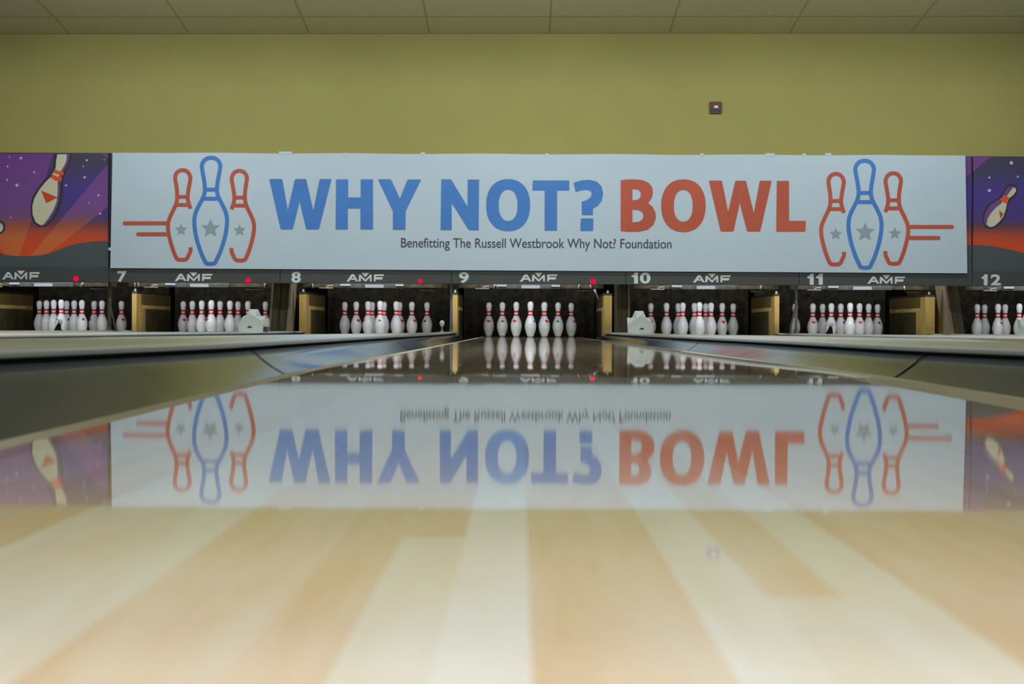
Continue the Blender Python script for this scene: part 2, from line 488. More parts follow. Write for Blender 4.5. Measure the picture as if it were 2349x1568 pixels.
# gutters: curved channels in lengths, with a seam between lengths
def gutter_profile(y):
    zl_ = lane_z(y); top = cap_lo(y) - .006
    pts = [(.538, zl_ - .012), (.552, zl_ - .036)]
    for k in range(1, 9):            # bowl rising to the outer lip
        a = k / 8
        x = .565 + (.772 - .565) * a
        s = max(0, a) ** 2.3
        pts.append((x, (zl_ - .060) * (1 - s) + top * s))
    pts.append((.776, top))
    return pts
def make_gutter(side, joints):
    """side -1: left of its lane"""
    root_parts = []
    ends = [-1.2] + joints + [18.0]
    for a, b in zip(ends, ends[1:]):
        v, f = [], []; n = 0
        ys = [a + 0.004 + (b - a - 0.008) * i / max(4, int((b - a) / .25)) for i in range(max(4, int((b - a) / .25)) + 1)]
        for y in ys:
            pr = gutter_profile(y); m_ = len(pr)
            v += [(side * x, y, z) for x, z in pr]
            v += [(side * x, y, z - .004) for x, z in pr]
        for i in range(len(ys) - 1):
            for k in range(m_ - 1):
                p, q = i * 2 * m_ + k, (i + 1) * 2 * m_ + k
                f.append((p, p + 1, q + 1, q)); f.append((p + m_, q + m_, q + m_ + 1, p + m_ + 1))
        root_parts.append(('channel_section', v, f, GUTM))
    for j in joints:
        v, f = [], []
        pr = gutter_profile(j)
        for y in (j - .007, j + .007): v += [(side * x, y, z + .002) for x, z in pr]
        for k in range(len(pr) - 1): f.append((k, k + 1, len(pr) + k + 1, len(pr) + k))
        root_parts.append(('joint_strip', v, f, SEAMM))
    return root_parts
def gutter(n, side, joints, label):
    r = thing('gutter', (LANES[n] + side * .65, 0, 0), label, 'gutter', 'gutters along the lanes')
    for nm, v, f, m_ in make_gutter(side, joints):
        mesh_obj(nm, [(x + LANES[n], y, z) for x, y, z in v], f, m_, r, smooth=True)
    return r
gutter(9, -1, [4.15, 9.0], 'dark grey gutter left of the foreground lane, widest at the left picture edge')
gutter(9, 1, [3.75, 8.4], 'dark grey gutter right of the foreground lane, widest at the right picture edge')
for n in LANES:
    if n == 9: continue
    for s, w in ((-1, 'left'), (1, 'right')):
        gutter(n, s, [4.5, 9.0], 'dark grey gutter on the %s of %s' % (w, RACKN[n]))

# divider caps between lanes
def cap(x0, x1, label):
    prof = []
    w = x1 - x0
    def section(y):
        lo, hi = cap_lo(y), cap_hi(y); h = hi - lo; mid = (x0 + x1) / 2
        pts = [(x0 + .004, lo), (x0 - .004, lo + h * .15), (x0 - .005, lo + h * .4), (x0, lo + h * .68), (x0 + min(.012, w * .2), lo + h * .86), (x0 + min(.03, w * .35), lo + h * .96)]
        return pts + [(mid, hi)] + [(x1 + x0 - x, z) for x, z in reversed(pts)]
    ys = [-1.2 + i * (17.9 + 1.2) / 60 for i in range(61)]
    v, f = [], []
    for y in ys: v += [(x, y, z) for x, z in section(y)]
    m_ = len(section(1))
    for i in range(60):
        for k in range(m_):
            p, q = i * m_ + k, (i + 1) * m_ + k
            k2 = (k + 1) % m_
            f.append((p, i * m_ + k2, (i + 1) * m_ + k2, q))
    f.append(tuple(range(m_))); f.append(tuple(60 * m_ + k for k in reversed(range(m_))))
    r = thing('lane_divider', ((x0 + x1) / 2, 8, 0), label, 'divider', 'lane dividers')
    mesh_obj('rounded_cap', v, f, CAPM, r, smooth=True)
    g = MB()
    for i in range(60):              # the support under the cap
        y0, y1 = ys[i], ys[i + 1]
        g.box(x0 + .012, x1 - .012, y0, y1, -.16, cap_lo((y0 + y1) / 2) + .004)
    g.build('support_rail', SEAMM, r)
    return r
def between(a, b): return LANES[a] + .775, LANES[b] - .775
cap(-6.04, -5.775, 'wide grey divider left of the leftmost pin rack')
cap(*between(6, 7), 'narrow grey divider left of the lane numbered 7')
cap(*between(7, 8), 'wide grey divider between lanes 7 and 8, with a house-shaped sensor on it')
cap(*between(8, 9), 'narrow grey divider beside the foreground lane on its left')
cap(*between(9, 10), 'wide pale divider beside the foreground lane on its right')
cap(*between(10, 11), 'narrow grey divider between lanes 10 and 11')
cap(*between(11, 12), 'wide grey divider between lanes 11 and 12')
cap(LANES[12] + .775, LANES[12] + .825, 'narrow grey divider right of lane 12')

# ------------------------------------------------------------------ pins
PROF = [(1.0, 0), (1.16, .12), (1.41, .75), (1.953, 2.25), (2.255, 3.375), (2.383, 4.5), (2.33, 5.4), (2.282, 5.875), (1.852, 7.25), (1.5, 8.0), (1.236, 8.625), (.983, 9.375), (.9, 10.0), (.935, 10.875), (1.047, 11.75), (1.203, 12.625), (1.273, 13.3), (1.26, 13.8), (1.12, 14.35), (.82, 14.75), (.42, 14.95), (.1, 15.0)]
IN = 0.0254
def prof_r(z): return interp(z, [p[1] for p in PROF], [p[0] for p in PROF])
def make_pin(mark):
    r = thing('bowling_pin', (0, 0, 0), '', 'bowling pin')
    pts = []
    for (r0, z0), (r1, z1) in zip(PROF, PROF[1:]): pts += [(r0, z0), ((r0 + r1) / 2 * 1.0, (z0 + z1) / 2)]
    pts.append(PROF[-1])
    MB().lathe([(a * IN, b * IN) for a, b in pts], seg=28).build('body', PINM, r, smooth=True)
    for za, zb in ((8.95, 9.75), (10.35, 11.15)):
        MB().lathe([((prof_r(z) + .025) * IN, z * IN) for z in (za, (za + zb) / 2, zb)], seg=28, cap=False).build('neck_stripe', REDM, r, smooth=True)
    MB().lathe([((prof_r(z) + .02) * IN, z * IN) for z in (.02, .3, .45)], seg=28, cap=False).build('base_ring', BASEM, r, smooth=True)
    # emblem on the front of the belly, wrapped on the surface (a notched shield)
    v, f = [], []
    rows = [(7.45, .55, 0), (7.1, .85, 0), (6.7, .8, 0), (6.35, .5, 0), (6.05, .1, 0)] if mark == 'red' else [(7.3, .18, 0), (6.9, .4, 0), (6.5, .62, 0), (6.3, .7, 0)]
    nseg = 6
    for z, hw, _ in rows:
        rr = prof_r(z) + .035
        for k in range(nseg + 1):
            u = -hw + 2 * hw * k / nseg
            zz = z
            if mark == 'red' and z > 7.3: zz = z - (.28 if k in (1, 3, 5) else 0)
            a = -math.pi / 2 + u / rr
            v.append((rr * math.cos(a) * IN, rr * math.sin(a) * IN, zz * IN))
    for i in range(len(rows) - 1):
        for k in range(nseg):
            p = i * (nseg + 1) + k
            f.append((p, p + 1, p + nseg + 2, p + nseg + 1))
    mesh_obj('emblem', v, f, REDM if mark == 'red' else MARKM, r, smooth=True)
    return r
proto = {'red': make_pin('red'), 'dark': make_pin('dark')}
used = {'red': False, 'dark': False}
HEADY = 18.1
SP = 0.3048
RACK = [('front head pin', 0, 0), ('second-row left pin', -.5, 1), ('second-row right pin', .5, 1), ('third-row left pin', -1, 2), ('third-row middle pin', 0, 2), ('third-row right pin', 1, 2),
        ('back-row far left pin', -1.5, 3), ('back-row inner left pin', -.5, 3), ('back-row inner right pin', .5, 3), ('back-row far right pin', 1.5, 3)]
TURN = {(9, 0): (55, 'dark'), (9, 1): (-18, 'red'), (9, 2): (30, 'red'), (9, 3): (4, 'dark'), (9, 5): (-5, 'dark'), (9, 6): (0, 'red'), (9, 9): (48, 'red'),
        (8, 0): (0, 'dark'), (8, 6): (160, 'red'), (8, 3): (35, 'red'), (8, 1): (-60, 'red'), (8, 5): (45, 'red'), (8, 9): (-25, 'dark'), (8, 2): (150, 'red'),
        (7, 0): (-55, 'red'), (7, 6): (25, 'red'), (7, 9): (-60, 'red'), (6, 9): (35, 'red'), (6, 2): (30, 'dark'), (10, 6): (0, 'red'), (10, 5): (10, 'red'), (10, 1): (170, 'red'),
        (10, 3): (150, 'red'), (10, 0): (160, 'red'), (11, 0): (60, 'red'), (11, 1): (165, 'red'), (11, 2): (0, 'red'), (11, 3): (0, 'red'), (11, 9): (10, 'dark'), (12, 1): (40, 'red'), (12, 3): (160, 'red')}
rp_ = random.Random(3)
for n, lx in LANES.items():
    for i, (pos, dx, row) in enumerate(RACK):
        if n == 12 and lx + dx * SP > 5.25: continue
        ang, kind = TURN.get((n, i), (rp_.choice([-75, -50, 40, 70, 130, 180, 200]), rp_.choice(['red', 'red', 'dark'])))
        o = proto[kind] if not used[kind] else copy_tree(proto[kind])
        used[kind] = True
        o.location = (lx + dx * SP, HEADY + row * SP * math.sqrt(3) / 2, 0.0005)
        o.rotation_euler = (0, 0, math.radians(ang))
        o['label'] = 'white %s in %s' % (pos.replace('-row', ' row'), RACKN[n])
        o['group'] = 'pins of ' + RACKN[n]

# ------------------------------------------------------------------ kickback boards beside the pin decks
def kickback(x0, x1, y0, side, label, top=.445):
    """side: -1 shows its left face, +1 its right face towards the pins"""
    r = thing('kickback_board', ((x0 + x1) / 2, y0, 0), label, 'side board', 'kickback boards beside the pin decks')
    MB().box(x0, x1, y0, 19.75, -.1, top).build('board', KICKM, r, bevel=.003)
    MB().box(x0 - .002, x1 + .002, y0 + .02, 19.75, top, top + .025).build('top_rail', METAL, r)
    fx = x1 if side > 0 else x0
    MB().box(min(fx, fx + side * .004), max(fx, fx + side * .004), y0 + .3, y0 + 1.45, .292, .322).build('wear_strip', KICKD, r)
    MB().box(min(fx, fx + side * .003), max(fx, fx + side * .003), y0 + .42, 19.75, .0, .285).build('dark_liner', KICKL, r)
    MB().box(min(fx, fx + side * .003), max(fx, fx + side * .003), y0 + .22, 19.75, .33, top - .004).build('upper_panel', KICKO, r)
    MB().lathe([(.011, top + .02), (.013, top + .035), (.009, top + .05), (.002, top + .056)], (x0 + x1) / 2, y0 + .05, 10).build('bolt', BRIGHT, r, smooth=True)
    return r
K = lambda n, s: LANES[n] + s * .775
kickback(-5.86, K(6, -1), 18.0, 1, 'tan side board left of the leftmost pin rack, cut by the picture edge')
kickback(K(6, 1), K(7, -1), 18.0, 1, 'tan side board between the leftmost rack and the lane 7 rack')
kickback(K(7, 1), K(7, 1) + .08, 18.05, -1, 'brown side board right of the lane 7 rack')
kickback(K(8, -1) - .075, K(8, -1), 18.0, 1, 'tan side board left of the lane 8 rack')
kickback(K(8, 1), K(9, -1), 18.0, 1, 'narrow tan board end between the lane 8 and lane 9 racks')
kickback(K(9, 1), K(9, 1) + .085, 18.0, -1, 'tan board end right of the lane 9 rack')
kickback(K(10, -1) - .06, K(10, -1), 18.0, 1, 'pinkish tan board end left of the lane 10 rack')
kickback(K(10, 1), K(11, -1), 17.95, -1, 'tan side board between the lane 10 and lane 11 racks')
kickback(K(11, 1), K(11, 1) + .10, 18.0, -1, 'tan side board right of the lane 11 rack')
kickback(K(12, -1) - .06, K(12, -1), 18.05, 1, 'dark tan side board left of the lane 12 rack')

# dark wooden posts on the wide dividers
def post(xc0, xc1, y, lean, label, pale):
    r = thing('divider_post', ((xc0 + xc1) / 2, y, .057), label, 'wooden post', 'dark wooden posts between the lane pairs')
    z0, z1 = .058, .80
    def sl(xa, xb, ya, yb, m_, nm, g=0):
        MB().hexa([(xa + lean, ya, z0), (xb + lean, ya, z0), (xb - lean, ya, z1), (xa - lean, ya, z1)],
                  [(xa + lean, yb, z0), (xb + lean, yb, z0), (xb - lean, yb, z1), (xa - lean, yb, z1)]).build(nm, m_, r)
    w = xc1 - xc0
    sl(xc0 + .02, xc0 + w * .45, y, y + .5, WOODD, 'left_board')
    sl(xc0 + w * .47, xc1 - .02, y + .03, y + .5, WOODD, 'right_board')
    if pale in ('left', 'both'): sl(xc0, xc0 + .019, y - .02, y + .4, WOODT, 'pale_edge')
    if pale in ('right', 'both'): sl(xc1 - .019, xc1, y - .02, y + .4, WOODT, 'pale_edge')
    return r
post(-2.655, -2.455, 17.40, -.025, 'dark leaning wooden post between the lane 7 and lane 8 racks', 'both')
post(.855, 1.005, 17.35, .0, 'dark upright wooden post between the lane 9 and lane 10 racks', 'right')
post(4.24, 4.40, 17.40, .06, 'dark post leaning right between the lane 11 and lane 12 racks', 'left')

# ------------------------------------------------------------------ pits and pinsetters
for n, lx in LANES.items():
    v, f = [], []
    for i in range(41):
        x = lx - .77 + 1.54 * i / 40
        y = 19.97 + .02 * math.sin(i * 1.7) + .012 * math.sin(i * .6 + n)
        v += [(x, y, -.12), (x, y, 1.25)]
    for i in range(40): f.append((2 * i, 2 * i + 2, 2 * i + 3, 2 * i + 1))
    o = mesh_obj('pit_curtain', v, f, CURTM, None, smooth=True)
    o.modifiers.new('thickness', 'SOLIDIFY').thickness = .006
    tag(o, 'dark curtain hanging behind ' + RACKN[n], 'curtain', 'dark curtains at the back of the pits')

def pinsetter(n, lx, seed):
    rd = random.Random(seed)
    r = thing('pinsetter', (lx, 17.490, .5), 'dark pinsetting machine edge under the mask, above ' + RACKN[n], 'pinsetter', 'pinsetters under the masks')
    MB().box(lx - .74, lx + .74, 17.472, 17.490, .507, .545).build('cross_bar', METAL, r)
    for hx in (-.68, .64):
        MB().box(lx + hx, lx + hx + .04, 17.475, 17.490, .54, 1.3).build('hanger', METAL, r)
    MB().box(lx - .36, lx + .30, 17.440, 17.470, .500, .545).build('sweep_board', SWEEPM, r, bevel=.003)
    MB().box(lx - .10, lx + .09, 17.435, 17.442, .503, .535).build('white_label', LABM, r)
    MB().box(lx - .355, lx - .25, 17.433, 17.440, .520, .542).build('white_label', LABM, r)
    if n in (9, 12, 8): MB().box(lx + .21, lx + .295, 17.433, 17.440, .520, .540).build('white_label', LABM, r)
    MB().box(lx - .57, lx - .43, 17.410, 17.450, .494, .506).tube([(lx - .5, 17.430, .5), (lx - .48, 17.430, .52), (lx - .43, 17.430, .525)], .006).build('gripper', LABM if n in (9, 10, 11, 12) else PALEM, r)
    for k in range(4):
        x = lx + rd.uniform(-.7, .7)
        MB().tube([(x, 17.460, .50), (x + rd.uniform(-.02, .02), 17.460, .545)], .008).build('bolt', PALEM, r, smooth=True)
    MB().box(lx + .46, lx + .62, 17.490, 17.550, .478, .506).build('side_bracket', METAL, r)
    if n == 9:
        MB().tube([(lx + .66, 17.590, .50), (lx + .68, 17.590, .44), (lx + .70, 17.640, .40)], [.018, .014, .008]).build('hanging_hook', RODM, r, smooth=True)
        MB().tube([(lx + .715, 17.650, .39), (lx + .722, 17.650, .33), (lx + .728, 17.650, .30)], [.010, .012, .006]).build('hanging_rod', PALEM, r, smooth=True)
    return r
for n, lx in LANES.items(): pinsetter(n, lx, 50 + n)

# ------------------------------------------------------------------ masking units
PY = 16.64                           # face of the panels
FZ0, FZ1, TOPZ = .5276, .671, 1.79
BND = [-146, 250.5, 643, 1036, 1435, 1832.5, 2229.5, 2627]
def bx(px): return W(px, 640, PY)[0]
LOGO_Z = 19.575
LOGO = [[[(225, 585), (455, 250), (565, 250), (760, 575), (660, 575), (610, 500), (410, 500), (345, 585)], [(455, 430), (520, 350), (590, 430)]],
        [[(775, 575), (800, 260), (850, 260), (1085, 490), (1310, 260), (1360, 260), (1360, 575), (1285, 575), (1275, 400), (1110, 575), (1060, 575), (890, 410), (870, 575)]],
        [[(900, 190), (1260, 190), (1080, 385)]],
        [[(1460, 575), (1470, 255), (1930, 255), (1900, 335), (1555, 335), (1555, 385), (1870, 385), (1840, 490), (1545, 490), (1535, 575)]]]
LOGOC = {6: (48, 631), 7: (444, 635), 8: (838, 636), 9: (1235.5, 636), 10: (1633, 638), 11: (2033, 641)}
NUMC = {7: (280, 634), 8: (679, 635.5), 9: (1064.5, 636.5), 10: (1469.5, 637.5), 11: (1868.5, 640), 12: (2272, 641.5)}
DOTS = {6: (174, 639, 5.8), 7: (569, 643, 5.8), 8: (963.5, 644.5, 5), 9: (1360, 645.5, 6)}

def text_mesh(name, body, Y, m, parent, px_center, width_px, height_px, bold):
    cu = bpy.data.curves.new(name, 'FONT'); cu.body = body; cu.size = 1; cu.align_x = 'LEFT'; cu.offset = bold; cu.extrude = .0005
    t = bpy.data.objects.new(name, cu); COL.objects.link(t)
    dg = bpy.context.evaluated_depsgraph_get(); dg.update()
    me = bpy.data.meshes.new_from_object(t.evaluated_get(dg))
    bpy.data.objects.remove(t); bpy.data.curves.remove(cu)
    xs = [v.co.x for v in me.vertices]; ys = [v.co.y for v in me.vertices]
    x0, x1, y0, y1 = min(xs), max(xs), min(ys), max(ys)
    s = Y / F_PX
    sx = width_px * s / (x1 - x0); sy = height_px * s / (y1 - y0)
    cx, cz = W(px_center[0], px_center[1], Y)
    for v in me.vertices:
        x, y, z = v.co
        v.co = (cx + (x - (x0 + x1) / 2) * sx, Y - z, cz + (y - (y0 + y1) / 2) * sy)
    me.materials.clear(); me.materials.append(m); me.name = name
    return new_obj(name, me, parent)

A1 = lambda pts: [(x / 5.226, 330 + y / 5.226) for x, y in pts]            # left mural detail
A2 = lambda pts: [(2100 + x / 5.056, 330 + y / 5.056) for x, y in pts]     # right mural detail
def circle(cx, cy, r, n=16): return [(cx + r * math.cos(2 * math.pi * k / n), cy + r * math.sin(2 * math.pi * k / n)) for k in range(n)]

def mural_left(r):
    y = PY - .001
    shape('ray', [A1([(130, 1400), (215, 1400), (640, 118), (-700, 118), (-700, 900), (-300, 900)])], y, RAYM, r)
    shape('ray', [A1([(330, 1380), (500, 1380), (1294, 755), (1294, 240)])], y, RAYM, r)
    shape('ray', [A1([(1215, 118), (1294, 118), (1294, 175)])], y, RAYM, r)
    hill = spline(A1([(-760, 1180), (-300, 1230), (0, 1310), (100, 1335), (250, 1345), (400, 1340), (500, 1330), (650, 1290), (800, 1230), (950, 1190), (1100, 1170), (1299, 1165)]), 4, False)
    shape('hill', [hill + A1([(1299, 1481), (-760, 1481)])], y - .002, ARTGR, r)
    body = A1([(685, 122), (672, 200), (665, 290), (640, 335), (610, 395), (540, 460), (470, 550), (412, 650), (387, 750), (392, 850), (430, 940), (490, 978), (545, 968), (610, 900), (665, 800), (705, 690), (720, 560), (722, 460), (735, 400), (752, 345), (765, 320), (800, 260), (826, 195), (838, 122)])
    c = Vector((600 / 5.226, 330 + 560 / 5.226))
    shape('pin_outline', [A1([(650, 120), (645, 200), (635, 285), (600, 370), (525, 435), (450, 530), (385, 640), (362, 760), (370, 860), (412, 955), (480, 998), (560, 985), (640, 915), (700, 820), (738, 700), (755, 560), (757, 460), (765, 390), (790, 330), (825, 262), (852, 195), (860, 120)])], y - .001, ARTOUT, r)
    shape('pin_shade', [body], y - .003, ARTSH, r)
    shape('pin_figure', [A1([(688, 124), (674, 200), (667, 290), (640, 335), (610, 395), (540, 460), (470, 550), (412, 650), (387, 750), (392, 850), (430, 940), (490, 975), (520, 968), (580, 890), (640, 790), (680, 690), (692, 560), (690, 460), (708, 390), (725, 330), (770, 260), (798, 195), (800, 124)])], y - .004, CREAM, r)
    shape('pin_stripe', [A1([(655, 303), (705, 325), (766, 335), (757, 378), (700, 365), (638, 340)])], y - .006, ARTOR, r)
    shape('pin_stripe', [A1([(622, 360), (690, 392), (745, 395), (735, 450), (670, 440), (608, 405)])], y - .006, ARTOR, r)
    shape('pin_triangle', [A1([(495, 560), (690, 640), (555, 710)])], y - .006, ARTRED, r)
    shape('pin_outline', [[(-3 + 15.5 * math.cos(k * math.pi / 9), 520.5 + 16.5 * math.sin(k * math.pi / 9)) for k in range(18)]], y - .001, ARTOUT, r)
    shape('pin_shade', [circle(-4, 520, 13)], y - .003, ARTSH, r)
    shape('pin_figure', [circle(-5, 522, 12)], y - .004, CREAM, r)
    for sx, sy, sr in ((250, 170, 17), (90, 270, 12), (85, 430, 13), (203, 495, 20), (410, 340, 13), (1040, 195, 14), (1015, 400, 16), (792, 495, 13), (1180, 615, 14), (1200, 835, 14), (115, 155, 9), (1000, 270, 9), (1065, 705, 9), (130, 880, 10), (1250, 190, 8)):
        shape('star', [A1(circle(sx, sy, sr, 10))], y - .0045, ARTST, r)

def mural_right(r):
    y = PY - .001
    shape('ray', [A2([(668, 140), (885, 140), (668, 322)])], y, RAYM, r)
    hill = spline(A2([(661, 1170), (800, 1175), (950, 1195), (1100, 1225), (1259, 1265), (1700, 1370), (2600, 1300)]), 4, False)
    shape('hill', [hill + A2([(2600, 1484), (661, 1484)])], y - .002, ARTGR, r)
    shape('pin_outline', [A2([(860, 985), (800, 955), (778, 890), (790, 790), (840, 700), (920, 650), (975, 610), (1000, 585), (1035, 520), (1070, 475), (1120, 462), (1170, 480), (1188, 540), (1165, 600), (1105, 650), (1075, 700), (1065, 770), (1040, 850), (990, 920), (925, 970)])], y - .001, ARTOUT, r)
    shape('pin_shade', [A2([(860, 965), (812, 940), (795, 885), (808, 800), (855, 720), (930, 665), (990, 630), (1015, 600), (1050, 530), (1085, 495), (1125, 485), (1158, 500), (1170, 540), (1140, 592), (1090, 630), (1064, 680), (1050, 760), (1022, 845), (975, 905), (915, 955)])], y - .003, ARTSH, r)
    shape('pin_figure', [A2([(860, 965), (825, 930), (838, 865), (885, 790), (940, 730), (990, 695), (1035, 640), (1075, 585), (1110, 530), (1140, 505), (1165, 515), (1168, 545), (1138, 590), (1088, 628), (1062, 680), (1048, 760), (1018, 845), (970, 905), (912, 955)])], y - .004, CREAM, r)
    shape('pin_stripe', [A2([(1030, 588), (1088, 625), (1050, 692), (978, 650)])], y - .006, ARTOR, r)
    shape('pin_triangle', [A2([(970, 768), (1022, 812), (985, 865)])], y - .006, ARTRED, r)
    for sx, sy, sr in ((1112, 220, 22), (857, 540, 20), (857, 390, 13), (1187, 380, 12)):
        shape('star', [A2(circle(sx, sy, sr, 10))], y - .0045, ARTST, r)

for i, n in enumerate(LANES):
    xa, xb = bx(BND[i]), bx(BND[i + 1])
    lab = {6: 'masking unit with a purple and orange pin mural, at the left picture edge', 7: 'masking unit carrying the number 7, behind the banner',
           8: 'masking unit carrying the number 8, behind the banner', 9: 'masking unit carrying the number 9, behind the banner', 10: 'masking unit carrying the number 10, behind the banner',
           11: 'masking unit carrying the number 11, behind the banner', 12: 'masking unit with number 12 and a blue pin mural, at the right picture edge'}[n]
    r = thing('masking_unit', ((xa + xb) / 2, PY, 0), lab, 'masking unit', 'masking units above the pin decks')
    gl = .013 if n != 12 else .009
    pa, pb = xa + gl, xb - (.013 if n != 11 else .009)
    if n in (6, 11, 12):
        po = MB().box(pa, pb, PY, PY + .03, FZ1, TOPZ).build('mural_panel', SKYM)
        po.parent = r; po.location = -Vector(r.location)   # keeps the print's heights
    else:
        MB().box(pa, pb, PY, PY + .03, FZ1, TOPZ).build('mural_panel', COVM, r)
    MB().box(xa + .001, xb - .001, PY + .03, PY + .05, FZ1, TOPZ + .004).build('backing_frame', ARTOUT, r)
    if n == 6: mural_left(r)
    if n == 12: mural_right(r)
    if n == 11:
        shape('ray', [A2([(560, 140), (640, 140), (640, 345), (560, 410)])], PY - .001, RAYM, r)
        shape('hill', [A2([(300, 1170), (649, 1170), (649, 1484), (300, 1484)])], PY - .003, ARTGR, r)
    for ch in r.children:
        if ch.name.startswith(('ray',)) :      # printed bands follow the same heights
            ch.data.transform(Matrix.Translation(Vector(r.location))); ch.location = -Vector(r.location)
    MB().box(xa + .002, xb - .002, PY - .02, PY + .05, FZ0, FZ1 - .001).build('fascia', FASCM, r, bevel=.002)
    if n in LOGOC:
        lc = LOGOC[n]
        loops = []
        for g in LOGO:
            loops += [[(lc[0] + (x - 1078) / LOGO_Z, lc[1] + (y - 395) / LOGO_Z) for x, y in lp] for lp in g]
        shape('logo', loops, PY - .022, LETW, r, .002)
    if n in NUMC:
        digits = {7: [(269, 291)], 8: [(668.5, 690)], 9: [(1053, 1075.5)], 10: [(1448, 1463.5), (1468, 1492)], 11: [(1851, 1866.5), (1871, 1887.5)], 12: [(2250.5, 2265.5), (2272.5, 2296)]}[n]
        for ch_, (da, db) in zip(str(n), digits):
            if ch_ == '1':
                w_ = db - da; t_ = NUMC[n][1] - 12.75
                shape('lane_digit', [[(da + w_ * u, t_ + 25.5 * v) for u, v in ((.56, 0), (1, 0), (1, 1), (.42, 1), (.42, .42), (.14, .42), (0, .3), (.3, .2))]], PY - .022, LETW, r, .002)
                continue
            text_mesh('lane_digit', ch_, PY - .022, LETW, r, ((da + db) / 2, NUMC[n][1]), db - da, 25.5, .035)
    if n in DOTS:
        dx, dy, dr = DOTS[n]
        x, z = W(dx, dy, PY - .02); rr = dr * PY / F_PX
        lens = MB().lathe([(rr, 0), (rr * .92, .006), (rr * .6, .011), (rr * .1, .013)], seg=16).build('indicator_light', DOTM, smooth=True)
        lens.data.transform(Matrix.Translation((x, PY - .02, z)) @ Matrix.Rotation(math.pi / 2, 4, 'X'))
        lens.data.transform(Matrix.Translation(-Vector(r.location))); lens.parent = r

# ------------------------------------------------------------------ banner
BY = 16.585
ban = thing('banner', (0, BY, 1.2), 'long white banner with blue and red lettering and pin emblems hung across the masks', 'banner')
def banner_sheet():
    cols, rows = 60, 8
    v, f = [], []
    top = lambda u: (258 + (2214.5 - 258) * u, 350 + 6.5 * u + .7 * math.sin(u * 40) * (1 if .05 < u < .95 else 0))
    bot = lambda u: (253 + (2219 - 253) * u, 614.5 + 12 * u)
    for yy in (BY, BY + .003):
        for j in range(rows + 1):
            for i in range(cols + 1):
                u = i / cols; a, b = top(u), bot(u); t = j / rows
                x, z = W(a[0] + (b[0] - a[0]) * t, a[1] + (b[1] - a[1]) * t, BY)
                v.append((x, yy, z))
    m_ = (cols + 1) * (rows + 1)
    for j in range(rows):
        for i in range(cols):
            p = j * (cols + 1) + i
            f.append((p, p + 1, p + cols + 2, p + cols + 1)); f.append((p + m_, p + m_ + cols + 1, p + m_ + cols + 2, p + m_ + 1))
    for i in range(cols):
        f.append((i, i + m_, i + m_ + 1, i + 1)); q = rows * (cols + 1) + i; f.append((q, q + 1, q + 1 + m_, q + m_))
    for j in range(rows):
        p = j * (cols + 1); q = p + cols + 1
        f.append((p, q, q + m_, p + m_)); p += cols; q += cols; f.append((p, p + m_, q + m_, q))
    return mesh_obj('sheet', v, f, BANM, ban)
banner_sheet()
C2 = lambda pts: [(600 + x / 3.7887, 380 + y / 3.7887) for x, y in pts]
C3 = lambda pts: [(1180 + x / 3.3557, 380 + y / 3.3557) for x, y in pts]
def rounded(cx, cy, rx, ry, p=2.25, n=40):
    out = []
    for k in range(n):
        a = 2 * math.pi * k / n; c, s = math.cos(a), math.sin(a)
        out.append((cx + rx * math.copysign(abs(c) ** (2 / p), c), cy + ry * math.copysign(abs(s) ** (2 / p), s)))
    return out
LY = BY - .0025
blue = [C2([(68, 120), (75, 115), (172, 115), (180, 120), (228, 385), (290, 120), (300, 115), (380, 115), (388, 120), (450, 390), (505, 120), (515, 115), (600, 115), (607, 120), (500, 548), (490, 553), (397, 553), (388, 548), (330, 310), (272, 548), (262, 553), (173, 553), (165, 548)]),
        C2([(648, 118), (752, 118), (752, 275), (862, 275), (862, 118), (968, 118), (968, 553), (860, 553), (860, 371), (749, 371), (749, 553), (644, 553)]),
        C2([(1013, 120), (1020, 117), (1118, 117), (1128, 124), (1202, 285), (1268, 124), (1276, 119), (1380, 119), (1386, 122), (1252, 395), (1250, 556), (1142, 556), (1142, 395)]),
        C2([(1562, 118), (1640, 118), (1652, 126), (1790, 355), (1792, 120), (1890, 120), (1886, 560), (1808, 560), (1796, 552), (1652, 322), (1652, 558), (1556, 558)]),
        C2(rounded(2143, 342, 191, 226)), C2(rounded(2143, 343, 82, 136)),
        C3([(142, 113), (422, 113), (422, 190), (328, 190), (328, 499), (233, 499), (233, 190), (139, 190)]),
        C3(spline([(455, 130), (515, 113), (580, 108), (635, 122), (670, 158), (683, 215), (672, 268), (642, 308), (605, 330)], 4, False) + C3([])[:0] if False else [(455, 130), (515, 113), (580, 108), (635, 122), (670, 158), (683, 215), (672, 268), (642, 308), (605, 330), (603, 379), (520, 379), (518, 277), (560, 262), (588, 240), (597, 215), (585, 192), (550, 184), (510, 190), (472, 202)]),
        C3([(512, 405), (605, 405), (608, 412), (605, 497), (598, 501), (515, 501), (508, 496)])]
shape('blue_lettering', blue, LY, BLUEM, ban, .002)
